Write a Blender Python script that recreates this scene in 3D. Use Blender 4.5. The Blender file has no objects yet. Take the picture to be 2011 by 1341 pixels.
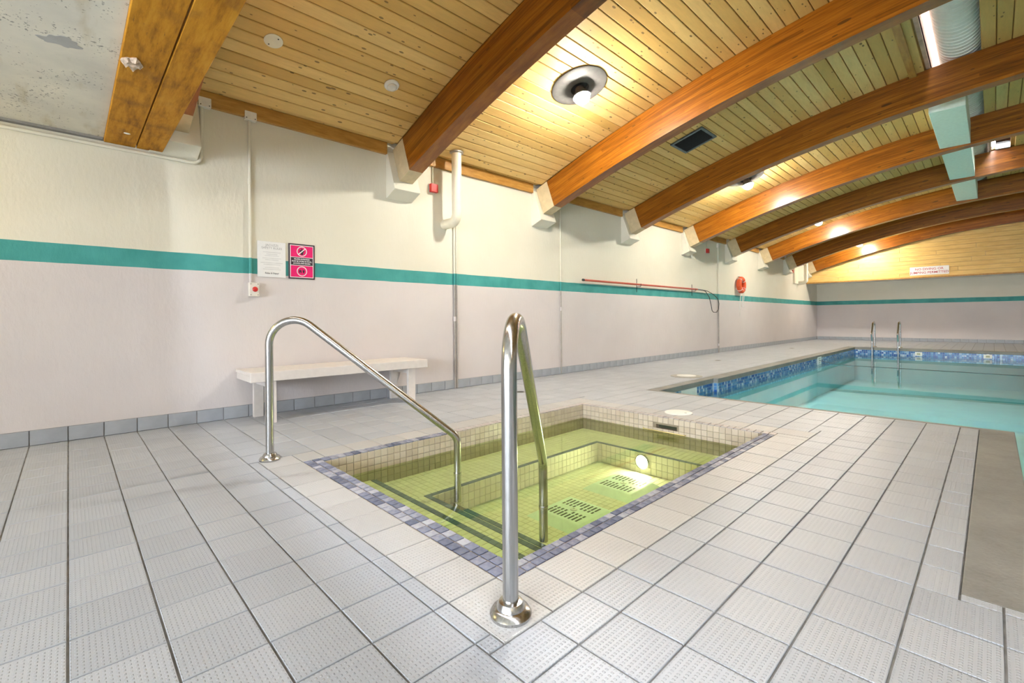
import bpy, bmesh, math, random
from mathutils import Vector, Matrix
random.seed(7)
SC = bpy.context.scene
COL = SC.collection

# ------------------------------------------------------------------ camera
TH, ROLL, FPX, HY, CXP = .8056, -.0073, 907.06, 625.67, 1005.5
CAM = Vector((4.843, .0057, .8981))
FWD = Vector((-math.sin(TH), math.cos(TH), 0))
R0 = Vector((math.cos(TH), math.sin(TH), 0))
U0 = Vector((0, 0, 1))
RGT = R0 * math.cos(ROLL) + U0 * math.sin(ROLL)
UPV = U0 * math.cos(ROLL) - R0 * math.sin(ROLL)
cd = bpy.data.cameras.new('camera')
cam = bpy.data.objects.new('camera', cd)
COL.objects.link(cam)
m3 = Matrix((RGT, UPV, -FWD)).transposed()
cam.matrix_world = Matrix.Translation(CAM) @ m3.to_4x4()
cd.sensor_width = 36.0
cd.lens = FPX / 2011 * 36
cd.shift_y = -(670.5 - HY) / 2011
cd.clip_start = .02
SC.camera = cam


def proj(p):
    v = Vector(p) - CAM
    z = v.dot(FWD)
    if z < .05:
        return None
    return CXP + FPX * v.dot(RGT) / z, HY - FPX * v.dot(UPV) / z


# ------------------------------------------------------------------ world, exposure
W = bpy.data.worlds.new('sky')
SC.world = W
W.use_nodes = True
bg = W.node_tree.nodes['Background']
bg.inputs[0].default_value = (.86, .92, 1.0, 1)
bg.inputs[1].default_value = 19.0
SC.view_settings.view_transform = 'Standard'
SC.view_settings.look = 'None'
SC.view_settings.gamma = 1
SC.view_settings.use_curve_mapping = False
SC.view_settings.exposure = 1.37
BULB = 460.0          # radiance of the ceiling lamps
WARM = (1.0, .94, .83)


def portal(name, loc, rot, sx, sy):
    l = bpy.data.lights.new(name, 'AREA')
    l.shape = 'RECTANGLE'
    l.size, l.size_y = sx, sy
    l.cycles.is_portal = True
    o = bpy.data.objects.new(name, l)
    COL.objects.link(o)
    o.location = loc
    o.rotation_euler = rot
    return o


portal('skylight_portal', (4.6, 10.15, 4.86), (0, 0, 0), .5, 9.6)
portal('window_portal', (6.5, -4.08, 1.35), (math.radians(90), 0, 0), 9.0, 1.5)

# ------------------------------------------------------------------ helpers: materials
MATS = {}


class NT:
    def __init__(s, name):
        s.m = bpy.data.materials.new(name)
        s.m.use_nodes = True
        s.t = s.m.node_tree
        s.b = s.t.nodes['Principled BSDF']
        s.out = s.t.nodes['Material Output']
        MATS[name] = s.m

    def n(s, typ, **kw):
        nd = s.t.nodes.new(typ)
        for k, v in kw.items():
            if k.startswith('_'):
                nd.inputs[k[1:].replace('_', ' ')].default_value = v
            else:
                setattr(nd, k, v)
        return nd

    def l(s, a, ao, b, bi):
        s.t.links.new(a.outputs[ao], b.inputs[bi])

    def set(s, **kw):
        for k, v in kw.items():
            s.b.inputs[k.replace('_', ' ')].default_value = v
        return s

    def math(s, op, a, b=None, clamp=False):
        nd = s.n('ShaderNodeMath', operation=op, use_clamp=clamp)
        for i, v in enumerate((a, b)):
            if v is None:
                continue
            if isinstance(v, tuple):
                s.t.links.new(v[0].outputs[v[1]], nd.inputs[i])
            else:
                nd.inputs[i].default_value = v
        return (nd, 0)

    def mix(s, fac, a, b):
        nd = s.n('ShaderNodeMix', data_type='RGBA')
        for i, v in ((0, fac), (6, a), (7, b)):
            if isinstance(v, tuple) and len(v) == 2 and not isinstance(v[0], (int, float)):
                s.t.links.new(v[0].outputs[v[1]], nd.inputs[i])
            else:
                nd.inputs[i].default_value = v if i == 0 else (*v, 1)
        return (nd, 2)

    def coords(s, kind='Object', scale=(1, 1, 1), jitter=0.0):
        tc = s.n('ShaderNodeTexCoord')
        mp = s.n('ShaderNodeMapping')
        mp.inputs['Scale'].default_value = scale
        s.l(tc, kind, mp, 'Vector')
        if jitter:
            oi = s.n('ShaderNodeObjectInfo')
            mu = s.n('ShaderNodeMath', operation='MULTIPLY')
            mu.inputs[1].default_value = jitter
            s.l(oi, 'Random', mu, 0)
            cb = s.n('ShaderNodeCombineXYZ')
            for i in range(3):
                s.t.links.new(mu.outputs[0], cb.inputs[i])
            s.l(cb, 0, mp, 'Location')
        return mp

    def noise(s, src, scale=5, detail=4, rough=.55):
        nd = s.n('ShaderNodeTexNoise')
        nd.inputs['Scale'].default_value = scale
        nd.inputs['Detail'].default_value = detail
        nd.inputs['Roughness'].default_value = rough
        s.l(src, 0, nd, 'Vector')
        return (nd, 0)

    def ramp(s, src, stops):
        nd = s.n('ShaderNodeValToRGB')
        e = nd.color_ramp.elements
        while len(e) < len(stops):
            e.new(.5)
        for el, (p, c) in zip(e, stops):
            el.position = p
            el.color = (*c, 1) if isinstance(c, tuple) else (c, c, c, 1)
        s.t.links.new(src[0].outputs[src[1]], nd.inputs[0])
        return (nd, 0)

    def col(s, src):
        s.t.links.new(src[0].outputs[src[1]], s.b.inputs['Base Color'])
        return s

    def bump(s, src, strength=.3, dist=.005):
        nd = s.n('ShaderNodeBump')
        nd.inputs['Strength'].default_value = strength
        nd.inputs['Distance'].default_value = dist
        s.t.links.new(src[0].outputs[src[1]], nd.inputs['Height'])
        s.l(nd, 0, s.b, 'Normal')
        return s


def simple(name, c, rough=.5, metal=0.0, spec=.5, vary=.06, scale=20):
    t = NT(name).set(Roughness=rough, Metallic=metal)
    t.b.inputs['Specular IOR Level'].default_value = spec
    mp = t.coords('Object')
    nz = t.noise(mp, scale, 3)
    lo = tuple(max(0, v * (1 - vary)) for v in c)
    hi = tuple(min(1, v * (1 + vary)) for v in c)
    t.col(t.ramp(nz, [(.3, lo), (.7, hi)]))
    return t.m


def emit(name, c, strength):
    t = NT(name)
    t.set(Emission_Strength=strength)
    t.b.inputs['Base Color'].default_value = (*c, 1)
    t.b.inputs['Emission Color'].default_value = (*c, 1)
    return t.m


# painted wall: cream above, teal stripe, warm grey below (paint lines at fixed heights)
t = NT('wall_paint').set(Roughness=.62)
g = t.n('ShaderNodeNewGeometry')
sp = t.n('ShaderNodeSeparateXYZ')
t.l(g, 'Position', sp, 0)
mp = t.coords('Object', (1, 1, 1))
wob = t.noise(mp, 3.0, 2)
z = t.math('ADD', (sp, 2), t.math('MULTIPLY', t.math('SUBTRACT', wob, .5), .012))
above = t.math('GREATER_THAN', z, 1.487)
stripe = t.math('GREATER_THAN', z, 1.340)
big = t.noise(mp, 1.2, 5)
low = t.ramp(big, [(.3, (.62, .575, .57)), (.7, (.67, .625, .615))])
teal = t.ramp(t.noise(mp, 4, 4), [(.3, (.035, .275, .255)), (.7, (.065, .36, .345))])
cream = t.ramp(big, [(.3, (.70, .67, .555)), (.7, (.75, .72, .61))])
c = t.mix(stripe, low, teal)
c = t.mix(above, c, cream)
t.col(c)
mb = t.coords('Object', (1, 1, .45))
t.bump(t.math('ADD', t.noise(mb, 26, 5, .6), t.math('MULTIPLY', t.noise(mb, 5, 3), 1.3)), .28, .010)

# deck tile (grey) and border tile (cream): raised pads on the face
for nm, base, lite in (('deck_tile', (.40, .425, .47), (.455, .48, .525)), ('cream_tile', (.455, .45, .448), (.52, .515, .51))):
    t = NT(nm).set(Roughness=.42)
    g = t.n('ShaderNodeNewGeometry')
    oi = t.n('ShaderNodeObjectInfo')
    r = t.math('FRACT', t.math('ADD', (g, 'Random Per Island'), (oi, 'Random')))
    mp = t.coords('Object')
    sp = t.n('ShaderNodeSeparateXYZ')
    t.l(mp, 0, sp, 0)
    wx = t.math('SINE', t.math('MULTIPLY', (sp, 0), 2 * math.pi / .0169))
    wy = t.math('SINE', t.math('MULTIPLY', (sp, 1), 2 * math.pi / .0127))
    pad = t.math('MULTIPLY', t.math('MAXIMUM', wx, 0.0), t.math('MAXIMUM', wy, 0.0))
    pad = t.math('MINIMUM', t.math('MULTIPLY', pad, 2.2), 1.0)
    nz = t.noise(mp, 90, 2)
    c0 = t.ramp(r, [(0, base), (1, lite)])
    c1 = t.mix(t.math('MULTIPLY', t.math('SUBTRACT', nz, .45), .22), c0, (.40, .40, .40))
    t.col(c1)
    t.bump(pad, .85, .0024)
simple('grout', (.23, .23, .235), .85, vary=.3, scale=12)
simple('base_tile', (.36, .385, .42), .35, vary=.10, scale=6)

# spa mosaics
for nm, stops, ro in (
        ('spa_rim_tile', [(0, (.10, .12, .20)), (.5, (.20, .22, .32)), (1, (.42, .43, .50))], .25),
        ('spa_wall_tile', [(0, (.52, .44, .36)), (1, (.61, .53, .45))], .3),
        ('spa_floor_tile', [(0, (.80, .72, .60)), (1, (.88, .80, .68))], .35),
        ('spa_rim_pink_tile', [(0, (.42, .38, .38)), (1, (.52, .47, .46))], .3),
        ('nosing_tile', [(0, (.07, .10, .17)), (1, (.13, .17, .26))], .3),
        ('pool_band_tile', [(0, (.02, .07, .30)), (.35, (.03, .14, .42)), (.7, (.10, .28, .55)), (.86, (.30, .45, .68)), (1, (.62, .72, .82))], .2)):
    t = NT(nm).set(Roughness=ro)
    g = t.n('ShaderNodeNewGeometry')
    oi = t.n('ShaderNodeObjectInfo')
    r = t.math('FRACT', t.math('ADD', (g, 'Random Per Island'), t.math('MULTIPLY', (oi, 'Random'), 3.7)))
    mp = t.coords('Object')
    nz = t.math('SUBTRACT', t.noise(mp, 45, 3), .5)
    t.col(t.ramp(t.math('ADD', r, t.math('MULTIPLY', nz, .8)), stops))
simple('spa_grout', (.27, .22, .16), .8, vary=.15)
simple('rim_grout', (.52, .50, .52), .8, vary=.15)
simple('pool_plaster', (.46, .90, 1.0), .7, vary=.05, scale=2)
simple('pool_line', (.10, .50, .55), .6)
simple('pool_grout', (.35, .45, .55), .7)

# woods
t = NT('plank_wood').set(Roughness=.55)
t.b.inputs['Specular IOR Level'].default_value = .3
mp = t.coords('Object', (9, 1.1, 9), 37.0)
gr = t.noise(mp, 4, 6, .6)
fine = t.noise(t.coords('Object', (60, 3, 60), 37.0), 5, 3)
oi = t.n('ShaderNodeObjectInfo')
g = t.n('ShaderNodeNewGeometry')
rnd = t.math('FRACT', t.math('ADD', (oi, 'Random'), (g, 'Random Per Island')))
base = t.ramp(rnd, [(0, (.66, .415, .125)), (.5, (.76, .495, .165)), (1, (.84, .585, .235))])
c = t.mix(t.math('MULTIPLY', t.math('SUBTRACT', gr, .35, True), .55), base, (.36, .21, .07))
c = t.mix(t.math('MULTIPLY', t.math('SUBTRACT', fine, .5, True), .55), c, (.30, .18, .06))
mk = t.coords('Object', (14, 6.5, 14), 91.0)
vo = t.n('ShaderNodeTexVoronoi')
vo.inputs['Scale'].default_value = 1.0
t.l(mk, 0, vo, 'Vector')
rad = t.math('MULTIPLY', t.noise(mk, .9, 0), .22)
knot = t.math('GREATER_THAN', t.math('SUBTRACT', rad, (vo, 'Distance')), 0.0)
c = t.mix(t.math('MULTIPLY', knot, .75), c, (.13, .075, .03))
t.col(c)
t.bump(fine, .15, .002)


def glulam(name, dark, mid, light, rough):
    t = NT(name).set(Roughness=rough)
    tc = t.n('ShaderNodeUVMap')
    sp = t.n('ShaderNodeSeparateXYZ')
    t.l(tc, 0, sp, 0)
    oi = t.n('ShaderNodeObjectInfo')
    lam = t.math('MULTIPLY', (sp, 1), 1 / .038)
    lf = t.math('FLOOR', lam)
    wn = t.n('ShaderNodeTexWhiteNoise', noise_dimensions='2D')
    cb = t.n('ShaderNodeCombineXYZ')
    seg = t.math('FLOOR', t.math('ADD', t.math('MULTIPLY', (sp, 0), .42), t.math('MULTIPLY', lf, .37)))
    t.t.links.new(lf[0].outputs[0], cb.inputs[0])
    ad = t.math('ADD', seg, t.math('MULTIPLY', (oi, 'Random'), 31.0))
    t.t.links.new(ad[0].outputs[0], cb.inputs[1])
    t.l(cb, 0, wn, 'Vector')
    mp = t.n('ShaderNodeMapping')
    mp.inputs['Scale'].default_value = (1.2, 26, 9)
    t.l(tc, 0, mp, 'Vector')
    gr = t.noise(mp, 2.2, 6, .62)
    val = t.math('ADD', t.math('MULTIPLY', gr, .85), t.math('MULTIPLY', (wn, 0), .20))
    c = t.ramp(val, [(.25, dark), (.52, mid), (.85, light)])
    edge = t.math('LESS_THAN', t.math('FRACT', lam), .035)
    c = t.mix(t.math('MULTIPLY', edge, .45), c, dark)
    mk = t.n('ShaderNodeMapping')
    mk.inputs['Scale'].default_value = (3.2, 12, 7)
    t.l(tc, 0, mk, 'Vector')
    vo = t.n('ShaderNodeTexVoronoi')
    vo.inputs['Scale'].default_value = 1.0
    t.l(mk, 0, vo, 'Vector')
    rad = t.math('SUBTRACT', t.math('MULTIPLY', t.noise(mk, .8, 0), .34), .07)
    knot = t.math('GREATER_THAN', t.math('SUBTRACT', rad, (vo, 'Distance')), 0.0)
    c = t.mix(t.math('MULTIPLY', knot, .7), c, (.05, .018, .006))
    t.col(c)
    t.bump(gr, .12, .003)
    return t.m


glulam('beam_wood', (.085, .023, .0015), (.25, .078, .004), (.46, .175, .016), .28)
simple('well_wood', (.56, .36, .27), .5, vary=.25, scale=7)
simple('boot_wood', (.58, .47, .29), .55, vary=.12, scale=9)
t = NT('trim_wood').set(Roughness=.45)
mp = t.coords('Object', (8, 1.2, 8))
t.col(t.ramp(t.noise(mp, 4, 5), [(.3, (.36, .17, .03)), (.7, (.55, .30, .07))]))
t = NT('flat_beam_wood').set(Roughness=.65)
t.b.inputs['Specular IOR Level'].default_value = .2
mp = t.coords('Object', (1.3, 9, 9), 11.0)
gr = t.noise(mp, 3.0, 7, .65)
c = t.ramp(gr, [(.28, (.20, .075, .004)), (.5, (.46, .20, .010)), (.75, (.60, .30, .03))])
blot = t.noise(t.coords('Object', (3, 3, 3), 5.0), 2.2, 5)
c = t.mix(t.math('MULTIPLY', t.math('SUBTRACT', blot, .52, True), 2.2), c, (.13, .055, .02))
sc = t.noise(t.coords('Object', (2, 22, 2), 3.0), 4, 4)
c = t.mix(t.math('MULTIPLY', t.math('GREATER_THAN', sc, .70), .5), c, (.08, .04, .02))
t.col(c)
t = NT('gable_wood').set(Roughness=.5)
mp = t.coords('Object', (1.0, 6, 14), 17.0)
t.col(t.ramp(t.noise(mp, 3, 6), [(.3, (.66, .41, .115)), (.7, (.82, .57, .20))]))

# old painted soffit slab
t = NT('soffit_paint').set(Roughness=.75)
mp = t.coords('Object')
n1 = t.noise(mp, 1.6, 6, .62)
c = t.ramp(n1, [(.3, (.50, .485, .43)), (.65, (.70, .665, .555))])  # yellow of the warm lamp glow partly tinted into the paint
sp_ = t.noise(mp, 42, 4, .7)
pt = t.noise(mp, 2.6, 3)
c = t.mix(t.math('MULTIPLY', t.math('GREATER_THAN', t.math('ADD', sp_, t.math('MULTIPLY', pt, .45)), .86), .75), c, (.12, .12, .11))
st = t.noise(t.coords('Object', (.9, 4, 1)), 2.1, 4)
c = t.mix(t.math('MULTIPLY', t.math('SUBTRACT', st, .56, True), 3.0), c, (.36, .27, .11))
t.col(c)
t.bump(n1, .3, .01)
simple('soffit_patch', (.36, .36, .345), .7)

t = NT('concrete').set(Roughness=.8)
mp = t.coords('Object', (1, 1, 1))
n1 = t.noise(mp, 3, 7, .65)
n2 = t.noise(mp, 60, 3)
c = t.ramp(n1, [(.3, (.16, .155, .145)), (.7, (.27, .265, .25))])
c = t.mix(t.math('MULTIPLY', n2, .35), c, (.42, .41, .38))
t.col(c)
t.bump(n2, .4, .004)

t = NT('stainless').set(Metallic=1.0, Roughness=.16)
mp = t.coords('Object', (40, 40, .8))
nz = t.noise(mp, 4, 3)
t.col(t.ramp(nz, [(.3, (.40, .395, .39)), (.7, (.55, .545, .54))]))
rr = t.ramp(nz, [(.3, .20), (.7, .26)])
t.t.links.new(rr[0].outputs[0], t.b.inputs['Roughness'])
simple('bench_paint', (.70, .655, .62), .5, vary=.04)
simple('white_plastic', (.82, .81, .78), .4, vary=.03)
simple('pvc_cream', (.80, .755, .60), .4, vary=.03)
simple('conduit_shade_dirt', (.36, .33, .30), .55, vary=.1)  # shading and dirty edges put into the colour of the lower pipes
simple('box_cream', (.76, .73, .66), .5, vary=.05)
simple('red_plastic', (.55, .025, .02), .3, vary=.08)
simple('lamp_metal', (.40, .385, .35), .45, .6, vary=.1)
simple('dish_metal', (.10, .096, .09), .55, vary=.15)
simple('duct_pool_tint', (.70, .86, .74), .45, .0, vary=.05)  # green of the pool reflection put into the duct colour
simple('duct_white', (.88, .88, .82), .5, vary=.04)
simple('vent_metal', (.16, .19, .20), .5, .5, vary=.2)
simple('vent_dark', (.030, .034, .036), .8)
simple('black_metal', (.03, .03, .03), .5, vary=.1)
simple('rope_white', (.75, .74, .70), .8)
simple('rope_dark', (.10, .11, .11), .8)
simple('pole_red', (.50, .10, .06), .4, vary=.1)
simple('ring_orange', (.75, .10, .025), .45, vary=.1)
simple('sign_white', (.80, .80, .79), .4, vary=.02)
simple('sign_pink', (.80, .012, .16), .4, vary=.04)
simple('sign_black', (.05, .03, .045), .4)
simple('ink_grey', (.36, .36, .37), .6)
simple('ink_pale', (.62, .62, .62), .6)
simple('ink_dark', (.14, .14, .15), .6)
simple('ink_red', (.45, .03, .05), .6)
simple('outside_wall', (.5, .5, .5), .8)
simple('putty', (.58, .45, .34), .85, vary=.45, scale=45)
simple('cover_plastic', (.80, .88, .88), .4)
simple('fitting_centre', (.35, .36, .22), .4)
simple('slot_dark', (.045, .05, .02), .6)
simple('brass', (.62, .52, .25), .35, .7)
emit('bulb_glow', WARM, BULB)
emit('fill_bulb_glow', WARM, BULB * .06)
emit('warm_bulb_glow', (1.0, .72, .28), 60.0)
emit('spa_lamp_glow', (1.0, 1.0, .74), 75.0)


def thin_clear(name, tint, ior, rough, bump_scale, bump_str):
    t = NT(name)
    t.t.nodes.remove(t.b)
    tr = t.n('ShaderNodeBsdfTransparent')
    tr.inputs[0].default_value = (*tint, 1)
    gl = t.n('ShaderNodeBsdfGlossy')
    gl.inputs['Roughness'].default_value = rough
    fr = t.n('ShaderNodeFresnel')
    fr.inputs[0].default_value = ior
    if bump_str:
        mp = t.coords('Object')
        nz = t.noise(mp, bump_scale, 2)
        bp = t.n('ShaderNodeBump')
        bp.inputs['Strength'].default_value = bump_str
        bp.inputs['Distance'].default_value = .01
        t.t.links.new(nz[0].outputs[0], bp.inputs['Height'])
        t.l(bp, 0, gl, 'Normal')
        t.l(bp, 0, fr, 'Normal')
    mx = t.n('ShaderNodeMixShader')
    t.l(fr, 0, mx, 0)
    t.l(tr, 0, mx, 1)
    t.l(gl, 0, mx, 2)
    t.l(mx, 0, t.out, 'Surface')
    return t.m


thin_clear('spa_water', (.79, .945, .60), 1.33, .02, 3.0, .05)
thin_clear('pool_water', (.93, 1.0, 1.0), 1.33, .02, 1.3, .05)
thin_clear('window_glass', (.745, .75, .755), 1.45, .0, 1, 0)
thin_clear('glass', (.95, .97, .97), 1.45, .0, 1, 0)


# ------------------------------------------------------------------ helpers: geometry
def box_geo(x0, x1, y0, y1, z0, z1):
    v = [(x, y, z) for z in (z0, z1) for y in (y0, y1) for x in (x0, x1)]
    f = [(0, 2, 3, 1), (4, 5, 7, 6), (0, 1, 5, 4), (2, 6, 7, 3), (0, 4, 6, 2), (1, 3, 7, 5)]
    return v, f


class G:
    def __init__(s):
        s.v, s.f = [], []

    def add(s, v, f):
        o = len(s.v)
        s.v += [tuple(p) for p in v]
        s.f += [tuple(i + o for i in q) for q in f]
        return s

    def box(s, *a):
        return s.add(*box_geo(*a))

    def quad(s, *p):
        return s.add(p, [tuple(range(len(p)))])

    def prism_y(s, prof, y0, y1):
        """closed xz profile extruded along y"""
        n = len(prof)
        v = [(x, y0, z) for x, z in prof] + [(x, y1, z) for x, z in prof]
        f = [tuple(range(n)), tuple(range(2 * n - 1, n - 1, -1))]
        f += [(i, i + n, (i + 1) % n + n, (i + 1) % n) for i in range(n)]
        return s.add(v, f)

    def tube(s, pts, r, n=16, caps=True):
        pts = [Vector(p) for p in pts]
        rings = []
        up = None
        for i, p in enumerate(pts):
            a = pts[max(0, i - 1)]
            b = pts[min(len(pts) - 1, i + 1)]
            d = (b - a).normalized()
            if up is None:
                up = d.orthogonal().normalized()
            up = (up - d * up.dot(d)).normalized()
            sd = d.cross(up)
            rad = r[i] if isinstance(r, (list, tuple)) else r
            rings.append([p + (up * math.cos(k * 2 * math.pi / n) + sd * math.sin(k * 2 * math.pi / n)) * rad for k in range(n)])
        v = [q for rg in rings for q in rg]
        f = []
        for i in range(len(rings) - 1):
            for k in range(n):
                f.append((i * n + k, i * n + (k + 1) % n, (i + 1) * n + (k + 1) % n, (i + 1) * n + k))
        if caps:
            f.append(tuple(range(n - 1, -1, -1)))
            f.append(tuple(range((len(rings) - 1) * n, len(rings) * n)))
        return s.add(v, f)

    def lathe(s, prof, n=32, axis='z', c=(0, 0, 0)):
        v, f = [], []
        for r, h in prof:
            for k in range(n):
                a = 2 * math.pi * k / n
                p = (r * math.cos(a), r * math.sin(a), h)
                if axis == 'x':
                    p = (p[2], p[0], p[1])
                elif axis == 'y':
                    p = (p[0], p[2], p[1])
                v.append((p[0] + c[0], p[1] + c[1], p[2] + c[2]))
        for i in range(len(prof) - 1):
            for k in range(n):
                f.append((i * n + k, i * n + (k + 1) % n, (i + 1) * n + (k + 1) % n, (i + 1) * n + k))
        f.append(tuple(range(n - 1, -1, -1)))
        m = len(prof) - 1
        f.append(tuple(range(m * n, m * n + n)))
        return s.add(v, f)

    def torus(s, R, r, c=(0, 0, 0), axis='x', n=40, m=14, sq=1.0):
        v, f = [], []
        for i in range(n):
            a = 2 * math.pi * i / n
            for j in range(m):
                b = 2 * math.pi * j / m
                q = R + r * math.cos(b)
                h = r * sq * math.sin(b)
                p = (q * math.cos(a), q * math.sin(a), h)
                if axis == 'x':
                    p = (p[2], p[0], p[1])
                elif axis == 'y':
                    p = (p[0], p[2], p[1])
                v.append((p[0] + c[0], p[1] + c[1], p[2] + c[2]))
        for i in range(n):
            for j in range(m):
                f.append((i * m + j, ((i + 1) % n) * m + j, ((i + 1) % n) * m + (j + 1) % m, i * m + (j + 1) % m))
        return s.add(v, f)

    def bevel(s, w, seg=2):
        bm = bmesh.new()
        vs = [bm.verts.new(p) for p in s.v]
        for q in s.f:
            try:
                bm.faces.new([vs[i] for i in q])
            except ValueError:
                pass
        bmesh.ops.recalc_face_normals(bm, faces=bm.faces[:])
        bmesh.ops.bevel(bm, geom=bm.edges[:], offset=w, segments=seg, affect='EDGES', profile=.5)
        bm.verts.index_update()
        s.v = [tuple(v.co) for v in bm.verts]
        s.f = [tuple(v.index for v in q.verts) for q in bm.faces]
        bm.free()
        return s

    def mesh(s, name, smooth=False):
        me = bpy.data.meshes.new(name)
        me.from_pydata(s.v, [], s.f)
        bm = bmesh.new()
        bm.from_mesh(me)
        bmesh.ops.recalc_face_normals(bm, faces=bm.faces[:])
        bm.to_mesh(me)
        bm.free()
        if smooth:
            me.polygons.foreach_set('use_smooth', [True] * len(me.polygons))
            try:
                me.set_sharp_from_angle(angle=math.radians(40))
            except Exception:
                pass
        me.update()
        return me


def link(name, data, mat=None, parent=None, loc=(0, 0, 0), rot=(0, 0, 0)):
    o = bpy.data.objects.new(name, data)
    COL.objects.link(o)
    o.location = loc
    o.rotation_euler = rot
    if parent is not None:
        o.parent = parent
    if mat and data is not None and not data.materials:
        data.materials.append(MATS[mat])
    return o


def part(name, g, mat, parent=None, loc=(0, 0, 0), rot=(0, 0, 0), smooth=False):
    return link(name, g.mesh(name, smooth), mat, parent, loc, rot)


def tag(o, label, cat, group=None):
    o['label'] = label
    o['category'] = cat
    if group:
        o['group'] = group
    return o


def thing(name, label, cat, loc=(0, 0, 0), rot=(0, 0, 0), group=None):
    return tag(link(name, None, None, None, loc, rot), label, cat, group)


def struct(name, g, mat, smooth=False):
    o = part(name, g, mat, None, smooth=smooth)
    o['kind'] = 'structure'
    return o


def fillet(pts, radii, n=10):
    """polyline with rounded corners (3-D)"""
    out = [Vector(pts[0])]
    for i in range(1, len(pts) - 1):
        p, a, b = Vector(pts[i]), Vector(pts[i - 1]), Vector(pts[i + 1])
        u, w = (a - p).normalized(), (b - p).normalized()
        ang = u.angle(w)
        r = radii[i - 1]
        if r <= 0:
            out.append(p)
            continue
        tl = r / math.tan(ang / 2)
        c = p + (u + w).normalized() * (r / math.sin(ang / 2))
        s0, s1 = p + u * tl - c, p + w * tl - c
        tot = s0.angle(s1)
        for k in range(n + 1):
            q = k / n
            out.append(c + (s0 * math.sin((1 - q) * tot) + s1 * math.sin(q * tot)) / math.sin(tot))
    out.append(Vector(pts[-1]))
    return out


def slab(w, d, t, ch):
    """tile body, face up at z=0"""
    a, b = w / 2, d / 2
    v = [(-a, -b, -t), (a, -b, -t), (a, b, -t), (-a, b, -t),
         (-a, -b, -ch), (a, -b, -ch), (a, b, -ch), (-a, b, -ch),
         (-a + ch, -b + ch, 0), (a - ch, -b + ch, 0), (a - ch, b - ch, 0), (-a + ch, b - ch, 0)]
    f = [(8, 9, 10, 11)]
    for o in (0, 4):
        f += [(o + i, o + (i + 1) % 4, o + 4 + (i + 1) % 4, o + 4 + i) for i in range(4)]
    return v, f


SLABS = {}


def slab_mesh(w, d, t, ch, mat):
    k = (round(w, 3), round(d, 3), t, mat)
    if k not in SLABS:
        g = G()
        g.add(*slab(*k[:3], ch))
        me = g.mesh(mat + '_body')
        me.materials.append(MATS[mat])
        SLABS[k] = me
    return SLABS[k]


def rect_minus(rects, hole):
    out = []
    hx0, hx1, hy0, hy1 = hole
    for x0, x1, y0, y1 in rects:
        if x1 <= hx0 or x0 >= hx1 or y1 <= hy0 or y0 >= hy1:
            out.append((x0, x1, y0, y1))
            continue
        if x0 < hx0:
            out.append((x0, hx0, y0, y1))
        if x1 > hx1:
            out.append((hx1, x1, y0, y1))
        a, b = max(x0, hx0), min(x1, hx1)
        if y0 < hy0:
            out.append((a, b, y0, hy0))
        if y1 > hy1:
            out.append((a, b, hy1, y1))
    return out


def text_geo(body, size, spacing=1.0, align='CENTER', bold=0.0):
    cu = bpy.data.curves.new('lettering', 'FONT')
    cu.body = body
    cu.size = size
    cu.align_x = align
    cu.align_y = 'CENTER'
    cu.space_line = spacing
    cu.offset = bold
    cu.extrude = .0006
    cu.resolution_u = 3
    o = bpy.data.objects.new('lettering', cu)
    COL.objects.link(o)
    dg = bpy.context.evaluated_depsgraph_get()
    me = bpy.data.meshes.new_from_object(o.evaluated_get(dg))
    v = [tuple(p.co) for p in me.vertices]
    f = [tuple(p.vertices) for p in me.polygons]
    bpy.data.objects.remove(o)
    bpy.data.meshes.remove(me)
    return v, f


def text_part(body, size, mat, parent, u, w, off, facing, spacing=1.0, bold=0.0):
    """lettering on a vertical sign; u,w = centre on the sign, off = stand-off"""
    v, f = text_geo(body, size, spacing, bold=bold)
    if facing == 'x':
        v = [(off + c, u + a, w + b) for a, b, c in v]
    else:
        v = [(u + a, -off - c, w + b) for a, b, c in v]
    g = G()
    g.v, g.f = v, f
    me = bpy.data.meshes.new('lettering')
    me.from_pydata(v, [], f)
    return link('lettering', me, mat, parent)


# ------------------------------------------------------------------ dimensions
XW = 12.4                         # width of the hall
Y0, Y1 = -4.2, 21.45              # back wall / far wall
T = .2032                         # deck tile pitch
GX = 3.236                        # a joint line
KD, ZD, XA = .0298, 4.008, 6.2    # deck underside
KS, ZS = .031, 3.60               # beam soffit


def zdeck(x):
    return max(2.93, ZD - KD * (x - XA) ** 2)


def zsof(x):
    return ZS - KS * (x - XA) ** 2


BY = [.57] + [2.7336 + 2.4304 * k for k in range(8)]     # near face of every arched beam
BW = .17
SPA = (1.87, 3.61, 1.18, 3.88)        # inner edge of the hot tub
RIM = (1.80, 3.69, 1.075, 3.95)       # outside of its mosaic rim
LIT = (1.60, 3.904, .87, 4.15)        # outside of its cream border
POOL_A = (1.85, 10.6, 5.17, 16.75)    # outside of the coping
POOL_B = (4.765, 10.6, 2.08, 5.18)
ZW_SPA, ZW_POOL = -.14, -.20

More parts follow.
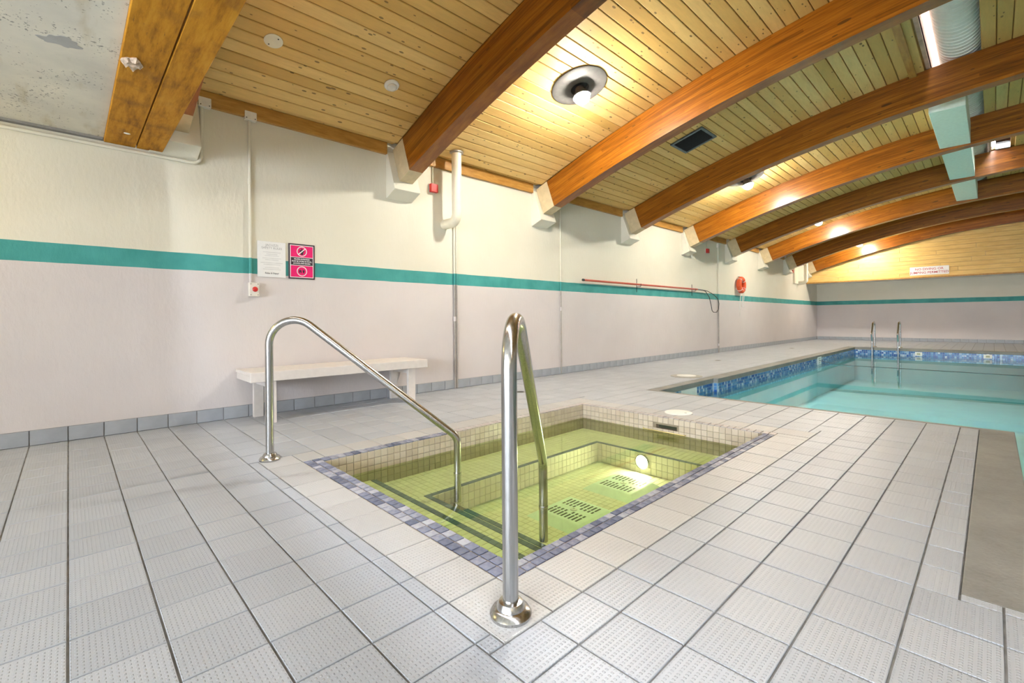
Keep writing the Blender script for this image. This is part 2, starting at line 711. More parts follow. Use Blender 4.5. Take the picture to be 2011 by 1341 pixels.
# ------------------------------------------------------------------ floor with its tiles
g = G()
for r in rect_minus(rect_minus(rect_minus([(0, XW, Y0, Y1)], RIM), POOL_A), POOL_B):
    g.box(*r, -.06, -.005)
floor = struct('floor', g, 'grout')
cells = []
J = .0065
i0, i1 = math.floor((0 - GX) / T), math.ceil((XW - GX) / T)
j0, j1 = math.floor(Y0 / T), math.ceil(Y1 / T)
for i in range(i0, i1):
    for j in range(j0, j1):
        c = (max(0.002, GX + i * T), min(XW, GX + (i + 1) * T), max(Y0, j * T), min(Y1, (j + 1) * T))
        rs = rect_minus(rect_minus(rect_minus([c], LIT), POOL_A), POOL_B)
        cells += [(r, 'deck_tile') for r in rs]
xs = sorted([LIT[0], LIT[1]] + [GX + i * T for i in range(-8, 4) if LIT[0] + .06 < GX + i * T < LIT[1] - .06])
ys = sorted([RIM[2], RIM[3]] + [j * T for j in range(5, 20) if RIM[2] + .06 < j * T < RIM[3] - .06])
for a, b in zip(xs, xs[1:]):
    cells += [((a, b, LIT[2], RIM[2]), 'cream_tile'), ((a, b, RIM[3], LIT[3]), 'cream_tile')]
for a, b in zip(ys, ys[1:]):
    cells += [((LIT[0], RIM[0], a, b), 'cream_tile'), ((RIM[1], LIT[1], a, b), 'cream_tile')]


def shown_area(r):
    ps = [proj((x, y, 0)) for x, y in ((r[0], r[2]), (r[1], r[2]), (r[1], r[3]), (r[0], r[3]))]
    if None in ps:
        return 0
    ps = [(min(2011, max(0, x)), min(1341, max(0, y))) for x, y in ps]
    return abs(sum(ps[k][0] * ps[(k + 1) % 4][1] - ps[(k + 1) % 4][0] * ps[k][1] for k in range(4))) / 2


cells = [(shown_area(r), r, m) for r, m in cells if r[1] - r[0] > .015 and r[3] - r[2] > .015]
cells.sort(key=lambda c: -c[0])
rest = {'deck_tile': G(), 'cream_tile': G()}
for k, (a, r, m) in enumerate(cells):
    w, d = r[1] - r[0] - J, r[3] - r[2] - J
    c = ((r[0] + r[1]) / 2, (r[2] + r[3]) / 2)
    dz = random.uniform(-.0008, .0008)
    if k < 300:
        o = link('tile', slab_mesh(w, d, .009, .0015, m), None, floor, (c[0], c[1], dz))
        o.rotation_euler = (random.uniform(-.003, .003), random.uniform(-.003, .003), 0)
    else:
        v, f = slab(w, d, .009, .0015)
        rest[m].add([(x + c[0], y + c[1], q + dz) for x, y, q in v], f)
for m, g in rest.items():
    if g.v:
        o = part('tile_field', g, m, floor)
        o['kind'] = 'stuff'

# ------------------------------------------------------------------ walls
wall_left = struct('wall_left', G().box(-.25, 0, Y0, Y1 + .25, -.06, 4.6), 'wall_paint')
wall_far = struct('wall_far', G().box(0, XW, Y1, Y1 + .25, -.06, 4.6), 'wall_paint')
wall_right = struct('wall_right', G().box(XW, XW + .25, Y0, Y1 + .25, -.06, 4.6), 'wall_paint')
g = G()
g.box(0, XW, Y0 - .25, Y0, -.06, .6).box(0, XW, Y0 - .25, Y0, 2.1, 4.6)
g.box(0, 2.0, Y0 - .25, Y0, .6, 2.1).box(11.0, XW, Y0 - .25, Y0, .6, 2.1)
wall_back = struct('wall_back', g, 'wall_paint')
for n in range(6):
    x0, x1 = 2.0 + 1.5 * n, 3.5 + 1.5 * n
    g = G()
    for a in ((x0, x0 + .05, .6, 2.1), (x1 - .05, x1, .6, 2.1), (x0, x1, .6, .65), (x0, x1, 2.05, 2.1)):
        g.box(a[0], a[1], Y0 - .18, Y0 - .10, a[2], a[3])
    o = struct('window_%d' % (n + 1), g, 'white_plastic')
    part('pane', G().box(x0 + .05, x1 - .05, Y0 - .143, Y0 - .137, .65, 2.05), 'window_glass', o)
# timber bulkhead above the far recess
YB = 19.95
gb = G().box(0, XW, YB + .03, YB + .10, 2.16, 4.4).box(0, XW, YB + .10, Y1, 2.16, 2.24)
wall_bulk = struct('wall_bulkhead', gb, 'box_cream')
z = 2.16
while z < 4.1:
    h = .135
    x = 0.0
    first = round(random.uniform(.6, 2.4), 1)
    while x < XW - .01:
        L = min(XW - x, first if x == 0 else round(random.uniform(1.6, 3.2), 1))
        link('plank', slab_mesh(L - .003, h - .004, .03, .003, 'gable_wood'), None, wall_bulk,
             (x + L / 2, YB, z + h / 2), (math.radians(90), 0, 0)) if z + h / 2 < zdeck(max(.3, min(x + L / 2, XW - .3))) + .5 else None
        x += L
    z += h
part('lintel', G().box(0, XW, YB - .015, YB + .10, 2.12, 2.16), 'trim_wood', wall_bulk)

# skirting tiles
for nm, n, along in (('baseboard_left', int((Y1 - Y0) / T), 'y'), ('baseboard_far', int(XW / T), 'x')):
    if along == 'y':
        bb = struct(nm, G().box(0, .006, Y0, Y1, 0, .112), 'grout')
    else:
        bb = struct(nm, G().box(.02, XW, Y1 - .006, Y1, 0, .112), 'grout')
    for k in range(n):
        if along == 'y':
            p = (.013, math.ceil(Y0 / T) * T + (k + .5) * T, .057)
            r = (0, math.radians(90), 0)
            if p[1] > Y1 - .1:
                continue
            link('skirting_tile', slab_mesh(.107, T - .006, .010, .002, 'base_tile'), None, bb, p, r)
        else:
            p = (.02 + (k + .5) * T, Y1 - .013, .057)
            link('skirting_tile', slab_mesh(T - .006, .107, .010, .002, 'base_tile'), None, bb, p, (math.radians(90), 0, 0))

# ------------------------------------------------------------------ roof: boards, beams, soffit
WELL = (4.33, 4.80, 5.34, 15.0)
ceil_rects = rect_minus(rect_minus([(0.0, XW, .60, Y1)], WELL), (4.80, 5.08, 10.2, 12.45))


def curve_sheet(g, x0, x1, y0, y1, lift, thick):
    n = max(1, int((x1 - x0) / .25))
    for k in range(n):
        a, b = x0 + (x1 - x0) * k / n, x0 + (x1 - x0) * (k + 1) / n
        za, zb = zdeck(a) + lift, zdeck(b) + lift
        v = [(a, y0, za), (b, y0, zb), (b, y1, zb), (a, y1, za), (a, y0, za + thick), (b, y0, zb + thick), (b, y1, zb + thick), (a, y1, za + thick)]
        g.add(v, [(0, 1, 2, 3), (7, 6, 5, 4), (0, 4, 5, 1), (2, 6, 7, 3), (1, 5, 6, 2), (0, 3, 7, 4)])


g = G()
for r in ceil_rects:
    curve_sheet(g, *r, .032, .06)
ceiling = struct('ceiling', g, 'trim_wood')
bays = [(BY[k] + BW, BY[k + 1]) for k in range(8)] + [(BY[8] + BW, YB + .03)]
PW = .122
stations = []
x = .02
while x < XW - .05:
    sl = -2 * KD * (x + .06 - XA)
    dx = PW / math.sqrt(1 + sl * sl)
    stations.append((x, dx))
    x += dx
rest = G()
for b, (ya, yb) in enumerate(bays):
    ln = yb - ya - .004
    for x, dx in stations:
        xc = x + dx / 2
        yr = [(ya + .002, yb - .002)]
        inwell = WELL[0] < xc < WELL[1] and 2 < b + .5 and ya >= WELL[2] - .1 and yb < WELL[3] + .3
        if inwell or (b == 4 and 4.80 < xc < 5.08):
            continue
        sl = -2 * KD * (xc - XA) if zdeck(xc) > 2.931 else 0.0
        ang = math.atan(sl)
        loc = (xc, (ya + yb) / 2, zdeck(xc))
        if b < 8 and x < 4.95 and b < 7:
            # face of the board looks down: turn the slab over
            link('plank', slab_mesh(PW - .007, ln, .028, .005, 'plank_wood'), None, ceiling, loc, (math.pi, -ang, 0))
        else:
            v, f = slab(PW - .007, ln, .028, .005)
            R = Matrix.Translation(loc) @ Matrix.Rotation(-ang, 4, 'Y') @ Matrix.Rotation(math.pi, 4, 'X')
            rest.add([R @ Vector(p) for p in v], f)
o = part('plank_field', rest, 'plank_wood', ceiling)
o['kind'] = 'stuff'
# battens beside the rooflight
part('batten', G().box(4.135, 4.205, bays[2][0], bays[2][1], zdeck(4.17) - .03, zdeck(4.17) - .003), 'trim_wood', ceiling)

# rooflight well
g = G()
for x0, x1 in ((WELL[0] - .04, WELL[0]), (WELL[1], WELL[1] + .04)):
    g.box(x0, x1, WELL[2] - .1, WELL[3], zdeck(x0) + .02, 4.9)
g.box(WELL[0], WELL[1], WELL[2] - .1, WELL[2] - .06, zdeck(4.6) + .05, 4.9)
g.box(WELL[0], WELL[1], WELL[3] - .04, WELL[3], zdeck(4.6) + .02, 4.9)
well = struct('window_7', g, 'well_wood')
part('pane', G().box(WELL[0], WELL[1], WELL[2] - .1, WELL[3], 4.9, 4.906), 'glass', well)
for k in range(7):
    y = 5.9 + k * 1.3
    part('glazing_bar', G().box(WELL[0], WELL[1], y, y + .04, 4.86, 4.898), 'white_plastic', well)
w8 = struct('window_8', G().box(4.89, 5.08, 10.2, 10.24, 3.97, 4.08).box(4.89, 5.08, 12.41, 12.45, 3.97, 4.08), 'white_plastic')
part('pane', G().box(4.89, 5.08, 10.24, 12.41, 4.03, 4.036), 'glass', w8)

# arched beams
ORD = ['hidden behind the flat twin timbers', 'first', 'second', 'third', 'fourth', 'fifth', 'sixth', 'seventh', 'eighth']


def arch_mesh(y0, x0, x1, dep=.415, n=56, w=BW):
    verts, faces, uvs = [], [], []
    L = 0
    prev = None
    sec = []
    for k in range(n + 1):
        x = x0 + (x1 - x0) * k / n
        z = zsof(x)
        sl = -2 * KS * (x - XA)
        nn = Vector((-sl, 1)).normalized()
        if prev:
            L += math.hypot(x - prev[0], z - prev[1])
        prev = (x, z)
        tx, tz = x + nn[0] * dep, z + nn[1] * dep
        sec.append(((x, z), (tx, tz), L))
    for (bx, bz), (tx, tz), l in sec:
        verts += [(bx, 0, bz), (bx, w, bz), (tx, w, tz), (tx, 0, tz)]
    for k in range(n):
        a, b = 4 * k, 4 * k + 4
        la, lb = sec[k][2], sec[k + 1][2]
        faces.append((a, b, b + 3, a + 3)); uvs += [(la, 0), (lb, 0), (lb, dep), (la, dep)]
        faces.append((a + 1, a + 2, b + 2, b + 1)); uvs += [(la, 0), (la, dep), (lb, dep), (lb, 0)]
        faces.append((a, a + 1, b + 1, b)); uvs += [(la, .002), (la, .034), (lb, .034), (lb, .002)]
        faces.append((a + 3, b + 3, b + 2, a + 2)); uvs += [(la, .4), (lb, .4), (lb, .41), (la, .41)]
    e = 4 * n
    faces.append((0, 3, 2, 1)); uvs += [(0, 0), (0, dep), (.1, dep), (.1, 0)]
    faces.append((e, e + 1, e + 2, e + 3)); uvs += [(0, 0), (.1, 0), (.1, dep), (0, dep)]
    me = bpy.data.meshes.new('beam_body')
    me.from_pydata(verts, [], faces)
    uv = me.uv_layers.new(name='UVMap')
    for i, q in enumerate(uvs):
        uv.data[i].uv = q
    me.materials.append(MATS['beam_wood'])
    me.update()
    return me


body_me = arch_mesh(0, .382, XW - .382)


def seg_prof(xa, xb, dep=.415):
    pts = []
    for x in (xa, xb):
        sl = -2 * KS * (x - XA)
        nn = Vector((-sl, 1)).normalized()
        pts.append(((x, zsof(x)), (x + nn[0] * dep, zsof(x) + nn[1] * dep)))
    return [pts[0][0], pts[1][0], pts[1][1], pts[0][1]]


boot_l = G().prism_y(seg_prof(.172, .381), -.002, BW + .002).mesh('end_boot')
boot_l.materials.append(MATS['boot_wood'])
boot_r = G().prism_y(seg_prof(XW - .381, XW - .172), -.002, BW + .002).mesh('end_boot')
boot_r.materials.append(MATS['boot_wood'])
corb = G().prism_y([(0, 2.295), (.20, 2.372), (.176, 2.44), (.035, 2.83), (0, 2.83)], -.078, BW + .09)
corb.bevel(.006, 2)
corb_me = corb.mesh('corbel')
corb_me.materials.append(MATS['wall_paint'])
for k, y in enumerate(BY):
    if k == 0:
        lab = 'arched timber roof beam resting just above the flat twin timbers'
    elif k == 8:
        lab = 'arched timber roof beam against the pale wooden gable, last of the row'
    else:
        lab = '%s arched timber roof beam counted from the flat twin timbers' % ORD[k]
    t = thing('roof_beam', lab, 'beam', (0, y, 0), group='arched roof beams')
    link('beam_body', body_me, None, t)
    link('end_boot', boot_l, None, t)
    link('end_boot', boot_r, None, t)
    link('corbel', corb_me, None, wall_left, (0, y, 0))
# boards along the wall head between the beams
for k, (ya, yb) in enumerate(bays):
    struct('trim_%d' % (k + 1), G().box(.001, .045, ya + .09, yb - .08, 2.795, zdeck(.03) - .002).bevel(.004, 1), 'trim_wood')

# flat soffit at the near end and the twin timbers
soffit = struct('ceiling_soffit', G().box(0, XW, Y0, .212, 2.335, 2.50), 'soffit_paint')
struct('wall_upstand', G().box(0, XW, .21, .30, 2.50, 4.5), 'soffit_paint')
pp = []
for k in range(40):
    a = 2 * math.pi * k / 40
    rr = 1 + .18 * math.sin(3 * a + 1) + .12 * math.sin(7 * a) + .05 * math.sin(13 * a + 2)
    pp.append((1.545 + .055 * rr * math.cos(a) + .012 * math.sin(a), -.015 + .075 * rr * math.sin(a)))
v = [(x, y, 2.3335) for x, y in pp] + [(x, y, 2.336) for x, y in pp]
n = len(pp)
part('shadow_peel_strip', G().box(.001, .05, Y0, .205, 2.318, 2.3345), 'concrete', soffit)  # dark strip stands in for shadow and peeled paint along the joint
part('bare_patch', G().add(v, [tuple(range(n)), tuple(range(2 * n - 1, n - 1, -1))] + [(i, i + n, (i + 1) % n + n, (i + 1) % n) for i in range(n)]), 'soffit_patch', soffit)
t = thing('flat_twin_beam', 'pair of flat worn brown timbers laid side by side beside the stained soffit', 'beam', (0, .21, 2.31))
for a, b in ((.003, .196), (.203, .372)):
    part('timber', G().box(.012, XW, a, b, 0, .17).bevel(.004, 1), 'flat_beam_wood', t)
g = G()
g.lathe([(.034, 0), (.036, .004), (.026, .012), (.012, .010)], 20)
g.v = [(x * 1.9 * (1 + .16 * math.sin(3 * math.atan2(y, x)) + .08 * math.sin(7 * math.atan2(y, x))), y * 1.25 * (1 + .12 * math.sin(4 * math.atan2(y, x) + 1)), -q * 1.6 * (1 + .5 * math.sin(5 * math.atan2(y, x)) * (math.hypot(x, y) > .02))) for x, y, q in g.v]
part('putty_patch', g, 'putty', t, (1.60, .052, 0), smooth=True)
g = G().lathe([(.011, 0), (.012, .003), (.006, .006)], 14)
g.v = [(x, y * 1.7, -q) for x, y, q in g.v]
part('washer', g, 'white_plastic', t, (.35, .12, 0), smooth=True)

# ------------------------------------------------------------------ ceiling lamps
def lamp(x, y, label, warm=False, flat=None, bulb='bulb_glow', group='round ceiling lamps between the beams'):
    zc = zdeck(x) if flat is None else flat
    ang = math.atan(-2 * KD * (x - XA)) if flat is None else 0
    t = thing('ceiling_lamp', label, 'lamp', (x, y, zc), (0, -ang, 0), group)
    part('dish', G().lathe([(.30, -.004), (.30, -.012), (.285, -.020), (.16, -.034), (.10, -.040), (.0955, -.030), (.09, -.004)], 48), 'dish_metal', t, smooth=True)
    part('shade', G().lathe([(.05, -.036), (.052, -.06), (.092, -.13), (.096, -.142), (.089, -.142), (.046, -.062)], 32), 'dish_metal', t, smooth=True)
    prof = [(.050, -.075), (.084, -.128), (.085, -.150), (.070, -.188), (.040, -.210), (.008, -.218)]
    part('bulb', G().lathe(prof, 24), 'warm_bulb_glow' if warm else bulb, t, smooth=True)
    return t


LAB = ['bright round ceiling lamp between first and second arched beams', 'bright round ceiling lamp between third and fourth arched beams',
       'round ceiling lamp between fifth and sixth arched beams', 'round ceiling lamp between seventh and eighth arched beams']
for k, y in enumerate((4.01, 8.88, 13.74, 18.95)):
    lamp(1.75, y, LAB[k] + ', wall side')
    lamp(XW - 1.75, y, LAB[k] + ', added unseen for fill beyond the pool', bulb='fill_bulb_glow')  # unseen right-hand row, added as dim fill light
lamp(.55, -1.3, 'warm lamp under the stained flat soffit beside the left wall', True, 2.335)
lamp(4.6, -2.2, 'warm lamp under the middle of the stained flat soffit', True, 2.335)
lamp(9.0, -2.2, 'warm lamp under the soffit at the end away from the wall', True, 2.335)

# ceiling fittings
def on_deck(name, x, y, label, cat):
    return thing(name, label, cat, (x, y, zdeck(x)), (0, -math.atan(-2 * KD * (x - XA)), 0))


t = on_deck('smoke_detector', .852, 2.257, 'white round smoke detector on the board ceiling before the first arched beam', 'detector')
part('base', G().lathe([(.068, -.001), (.072, -.012), (.066, -.022), (.050, -.026)], 32), 'white_plastic', t, smooth=True)
part('chamber', G().lathe([(.044, -.026), (.046, -.040), (.036, -.050), (.020, -.052)], 32), 'box_cream', t, smooth=True)
t = on_deck('cover_plate', .838, 1.209, 'plain cream round cover plate on the board ceiling', 'plate')
part('disc', G().lathe([(.070, -.001), (.070, -.006), (.064, -.009)], 36), 'pvc_cream', t, smooth=True)
for s in (-1, 1):
    part('screw', G().lathe([(.006, -.0085), (.005, -.0115)], 10, c=(s * .04, s * .025, 0)), 'black_metal', t)
t = on_deck('air_vent', 1.87, 6.50, 'dark rectangular grille in the ceiling between second and third arched beams', 'vent')
g = G()
for a in ((-.24, .24, -.24, -.205), (-.24, .24, .205, .24), (-.24, -.205, -.205, .205), (.205, .24, -.205, .205)):
    g.box(*a, -.022, -.001)
part('frame', g, 'vent_metal', t)
part('backing', G().box(-.205, .205, -.205, .205, -.004, -.001), 'vent_dark', t)
for k in range(16):
    part('louvre', G().box(-.203, .203, -.197 + k * .026, -.193 + k * .026, -.018, -.004), 'vent_dark', t)

# ducts
g = G()
pts, rad = [], []
y = 5.36
while y < 15.0:
    pts += [(0, y, 0), (0, y + .004, 0), (0, y + .010, 0), (0, y + .014, 0)]
    rad += [.199, .206, .206, .199]
    y += .085
g.tube(pts, rad, 40)
t = thing('round_duct', 'pale round spiral duct running inside the rooflight above the beams', 'duct', (4.592, 0, 4.15))
part('pipe', g, 'duct_white', t, smooth=True)
t = thing('box_duct', 'pale boxed duct, green pool reflection put in its colour, running between the beams under the rooflight', 'duct', (4.445, 8.2, 3.545))
for a, b in ((8.16, BY[4] - .001), (BY[4] + BW + .001, BY[5] - .001), (BY[5] + BW + .001, BY[6] - .001)):
    part('segment', G().box(-.175, .175, a - 8.2, b - 8.2, 0, .335).bevel(.005, 1), 'duct_pool_tint', t)

# ------------------------------------------------------------------ hot tub
sx0, sx1, sy0, sy1 = SPA
ZL, ZT, ZF, ZM = -.25, -.205, -.42, -.335     # ledge, top tread, floor, lower step (as seen through the water)
wx0, wx1, wy0, wy1 = 2.31, 3.30, 1.70, 3.52   # inner well
spa = thing('hot_tub', 'square sunken tiled hot tub with blue mosaic rim', 'hot tub', (0, 0, 0))
slot = (2.70, 2.90, -.112, -.075)
g = G()
tk = .006
X0, X1, YA, YZ = RIM[0], RIM[1], RIM[2], RIM[3]
g.box(X0, sx0 - tk, YA, YZ, -.5, -.005).box(sx1 + tk, X1, YA, YZ, -.5, -.005)
g.box(sx0 - tk, sx1 + tk, YA, sy0 - tk, -.5, -.005)
a, b, c, d = slot
g.box(sx0 - tk, a, sy1 + tk, YZ, -.5, -.005).box(b, sx1 + tk, sy1 + tk, YZ, -.5, -.005)
g.box(a, b, sy1 + tk, YZ, -.5, c).box(a, b, sy1 + tk, YZ, d, -.005)
g.box(sx0 - tk, sx1 + tk, sy0 - tk, 1.53, -.5, ZT - tk)                      # top tread
g.box(sx0 - tk, wx0, 1.53, sy1 + tk, -.5, ZL - tk).box(wx1, sx1 + tk, 1.53, sy1 + tk, -.5, ZL - tk)
g.box(wx0, wx1, wy1, sy1 + tk, -.5, ZL - tk).box(wx0, wx1, 1.53, wy0, -.5, ZL - tk)
g.box(wx0, wx1, wy0, 1.87, -.5, ZM - tk)                                    # lower step
g.box(wx0, wx1, 1.87, wy1, -.5, ZF - tk)
part('shell', g, 'spa_grout', spa)
part('skimmer_niche', G().box(a, b, YZ - .012, YZ, c, d), 'slot_dark', spa)
part('skimmer_lip', G().tube(fillet([(2.58, sy1 - .004, -.128), (2.58, sy1 - .03, -.128), (2.985, sy1 - .03, -.128), (2.985, sy1 - .004, -.128)], [.012, .012], 5), .004, 8), 'brass', spa, smooth=True)


def put(lst, cx, cy, cz, w, d, mat, rot):
    lst.append((cx, cy, cz, w, d, mat, rot))


UP, FXP, FYM, FXM, FYP = (0, 0, 0), (0, math.pi / 2, 0), (math.pi / 2, 0, 0), (0, -math.pi / 2, 0), (-math.pi / 2, 0, 0)
P = .05
# rim: two rows near and right, one row left and far
rim = []


def row(x0, x1, y0, y1, along, mat):
    L = (x1 - x0) if along == 'x' else (y1 - y0)
    n = max(1, round(L / .0515))
    for k in range(n):
        if along == 'x':
            put(rim, x0 + (k + .5) * L / n, (y0 + y1) / 2, 0, L / n - .006, y1 - y0 - .006, mat, UP)
        else:
            put(rim, (x0 + x1) / 2, y0 + (k + .5) * L / n, 0, x1 - x0 - .006, L / n - .006, mat, UP)


ym = (RIM[2] + sy0) / 2
row(RIM[0], RIM[1], RIM[2], ym, 'x', 'spa_rim_tile')
row(RIM[0], RIM[1], ym, sy0, 'x', 'spa_rim_tile')
xm = (RIM[1] + sx1) / 2
row(sx1, xm, sy0, sy1, 'y', 'spa_rim_tile')
row(xm, RIM[1], sy0, sy1, 'y', 'spa_rim_tile')
row(RIM[0], sx0, sy0, 2.15, 'y', 'spa_rim_tile')
row(RIM[0], sx0, 2.15, sy1, 'y', 'spa_rim_pink_tile')
row(RIM[0], RIM[1], sy1, RIM[3], 'x', 'spa_rim_pink_tile')
for k, (cx, cy, cz, w, d, m, r) in enumerate(rim):
    link('rim_tile', slab_mesh(w, d, .008, .0012, m), None, spa, (cx, cy, cz - .0005 + random.uniform(-.0006, .0006)), r)

walls = []
nz = 5
for k in range(int((sy1 - sy0) / P)):
    for q in range(nz):
        y, z = sy0 + (k + .5) * P, -.008 - (q + .5) * P
        put(walls, sx0, y, z, P - .003, P - .003, 'spa_wall_tile', FXP)
for k in range(int((sx1 - sx0) / P)):
    for q in range(nz):
        x, z = sx0 + (k + .5) * P, -.008 - (q + .5) * P
        if slot[0] - .02 < x < slot[1] + .02 and slot[2] - .01 < z < slot[3] + .02:
            continue
        put(walls, x, sy1, z, P - .003, P - .003, 'spa_wall_tile', FYM)
        put(walls, x, sy0, z, P - .003, P - .003, 'spa_wall_tile', FYP)
for k in range(int((sy1 - sy0) / P)):
    for q in range(nz):
        put(walls, sx1, sy0 + (k + .5) * P, -.008 - (q + .5) * P, P - .003, P - .003, 'spa_wall_tile', FXM)


def bake(g, item):
    cx, cy, cz, w, d, m, r = item
    from mathutils import Euler
    M = Matrix.Translation((cx, cy, cz)) @ Euler(r).to_matrix().to_4x4()
    v, f = slab(w, d, .006, .001)
    g.add([M @ Vector(p) for p in v], f)


single = [w for w in walls if w[6] in (FXP, FYM) and w[2] > -.15][:300]
ids = set(id(w) for w in single)
rest = G()
for w in walls:
    if id(w) in ids:
        link('wall_tile', slab_mesh(w[3], w[4], .006, .001, w[5]), None, spa, w[:3], w[6])
    else:
        bake(rest, w)
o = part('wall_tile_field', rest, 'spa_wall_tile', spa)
o['kind'] = 'stuff'


def tiled_rect(g, x0, x1, y0, y1, z):
    nx, ny = max(1, round((x1 - x0) / P)), max(1, round((y1 - y0) / P))
    for i in range(nx):
        for j in range(ny):
            bake(g, (x0 + (i + .5) * (x1 - x0) / nx, y0 + (j + .5) * (y1 - y0) / ny, z, (x1 - x0) / nx - .003, (y1 - y0) / ny - .003, None, UP))


def tiled_wall(g, a0, a1, z0, z1, c, rot, along):
    na, nzz = max(1, round((a1 - a0) / P)), max(1, round((z1 - z0) / P))
    for i in range(na):
        for j in range(nzz):
            a, z = a0 + (i + .5) * (a1 - a0) / na, z0 + (j + .5) * (z1 - z0) / nzz
            w, h = (a1 - a0) / na - .003, (z1 - z0) / nzz - .003
            if along == 'y':
                bake(g, (c, a, z, h, w, None, rot))
            else:
                bake(g, (a, c, z, w, h, None, rot))


NW = .035
rest = G()
tiled_rect(rest, sx0, sx1, sy0, 1.53 - NW, ZT)
tiled_rect(rest, sx0, wx0 - NW, 1.53, sy1, ZL)
tiled_rect(rest, wx1 + NW, sx1, 1.53, sy1, ZL)
tiled_rect(rest, wx0 - NW, wx1 + NW, wy1 + NW, sy1, ZL)
tiled_rect(rest, wx0 - NW, wx1 + NW, 1.53, wy0 - NW, ZL)
tiled_rect(rest, wx0 + .16, wx1, wy0, 1.87 - NW, ZM)
tiled_rect(rest, wx0, wx1, 1.87, wy1, ZF)
tiled_wall(rest, wy0, wy1, ZF, ZL, wx0 + tk, FXP, 'y')
tiled_wall(rest, wy0, wy1, ZF, ZL, wx1 - tk, FXM, 'y')
tiled_wall(rest, wx0, wx1, ZF, ZL, wy1 - tk, FYM, 'x')
tiled_wall(rest, sx0, sx1, ZL, ZT, 1.53 + tk, FYP, 'x')
tiled_wall(rest, wx0, wx1, ZM, ZL, wy0 + tk, FYP, 'x')
tiled_wall(rest, wx0, wx1, ZF, ZM, 1.87 + tk, FYP, 'x')
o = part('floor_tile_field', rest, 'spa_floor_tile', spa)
o['kind'] = 'stuff'


def nosing(x0, x1, y0, y1, z):
    g = G()
    L = max(x1 - x0, y1 - y0)
    n = max(1, round(L / .05))
    for k in range(n):
        if x1 - x0 > y1 - y0:
            g.box(x0 + k * L / n + .001, x0 + (k + 1) * L / n - .001, y0, y1, z - .012, z + .002)
        else:
            g.box(x0, x1, y0 + k * L / n + .001, y0 + (k + 1) * L / n - .001, z - .012, z + .002)
    part('nosing', g, 'nosing_tile', spa)


nosing(sx0 + .02, sx1, 1.53 - NW, 1.53, ZT)
nosing(wx0 - NW, wx0, wy0 - NW, wy1 + NW, ZL)
nosing(wx1, wx1 + NW, wy0 - NW, wy1 + NW, ZL)
nosing(wx0, wx1, wy1, wy1 + NW, ZL)
nosing(wx0, wx1, wy0 - NW, wy0, ZL)
nosing(wx0 + .16, wx1, 1.87 - NW, 1.87, ZM)
o = part('spa_water', G().quad((sx0, sy0, 0), (sx1, sy0, 0), (sx1, sy1, 0), (sx0, sy1, 0)), 'spa_water', None, (0, 0, ZW_SPA))
tag(o, 'still green-tinted water filling the sunken hot tub', 'water')

t = thing('underwater_lamp', 'glowing round lamp set in the inner wall of the hot tub', 'lamp', (2.776, wy1 - .007, -.325))
part('bezel', G().lathe([(.066, .0), (.066, -.010), (.056, -.015), (.048, -.006)], 32, 'y'), 'stainless', t, smooth=True)
part('lens', G().lathe([(.046, -.004), (.042, -.014), (.026, -.018), (.004, -.019)], 28, 'y'), 'spa_lamp_glow', t, smooth=True)
for (x, y), lab in (((2.90, 2.43), 'white slotted drain cover on the hot tub floor nearer the steps'), ((2.86, 3.09), 'white slotted drain cover on the hot tub floor nearer the glowing lamp')):
    t = thing('drain_cover', lab, 'drain', (x, y, ZF), group='drain covers in the hot tub')
    s = .225
    v = [(-s, -s, 0), (s, -s, 0), (s, s, 0), (-s, s, 0), (-s * .72, -s * .72, .042), (s * .72, -s * .72, .042), (s * .72, s * .72, .042), (-s * .72, s * .72, .042)]
    part('cover', G().add(v, [(0, 1, 5, 4), (1, 2, 6, 5), (2, 3, 7, 6), (3, 0, 4, 7), (4, 5, 6, 7)]).bevel(.008, 2), 'cover_plastic', t, smooth=True)
    for k in range(9):
        xx = -.12 + k * .03
        for y0, y1 in ((-.135, -.07), (-.06, -.03), (.03, .06), (.07, .135)):
            if abs(xx) < .02 and abs(y0) < .065:
                continue
            part('slot', G().box(xx - .007, xx + .007, y0, y1, .0405, .0425), 'slot_dark', t)
    part('hub', G().lathe([(.024, .0425), (.022, .047), (.008, .048), (.008, .044)], 20), 'white_plastic', t, smooth=True)

# ------------------------------------------------------------------ handrails
def rail_path(s_end=1.19):
    """(s, z) path: post, bend over the top, sloping arm, drop into the water"""
    k = -.80
    z0 = .064 - k * (s_end - .0)           # sloping line meets the post axis here
    pts = [(0, 0, -.0), (0, 0, z0 + .0), (s_end, 0, .095), (s_end, 0, -.40)]
    return pts


def handrail(base, end, label, zend):
    d = Vector((end[0] - base[0], end[1] - base[1], 0))
    L = d.length
    ang = math.atan2(d.y, d.x)
    t = thing('handrail', label, 'handrail', (base[0], base[1], 0), (0, 0, ang), 'hot tub handrails')
    pts = fillet([(0, 0, .002), (0, 0, 1.068), (L, 0, .10), (L, 0, zend)], [.155, .09], 14)
    part('rail', G().tube(pts, .0242, 24), 'stainless', t, smooth=True)
    part('flange', G().lathe([(.062, .0), (.064, .010), (.056, .022), (.044, .026), (.042, .034), (.036, .044), (.0262, .046)], 36), 'stainless', t, smooth=True)
    part('collar', G().lathe([(.0256, 0), (.0262, .002), (.0262, .020), (.0256, .022)], 28, c=(L, 0, -.16)), 'stainless', t, smooth=True)
    return t


handrail((1.613, .937), (2.327, 1.90), 'bent stainless handrail of the hot tub on the bench side', ZM)
handrail((3.825, .969), (3.111, 1.90), 'bent stainless handrail of the hot tub on the corner away from the bench', ZM)

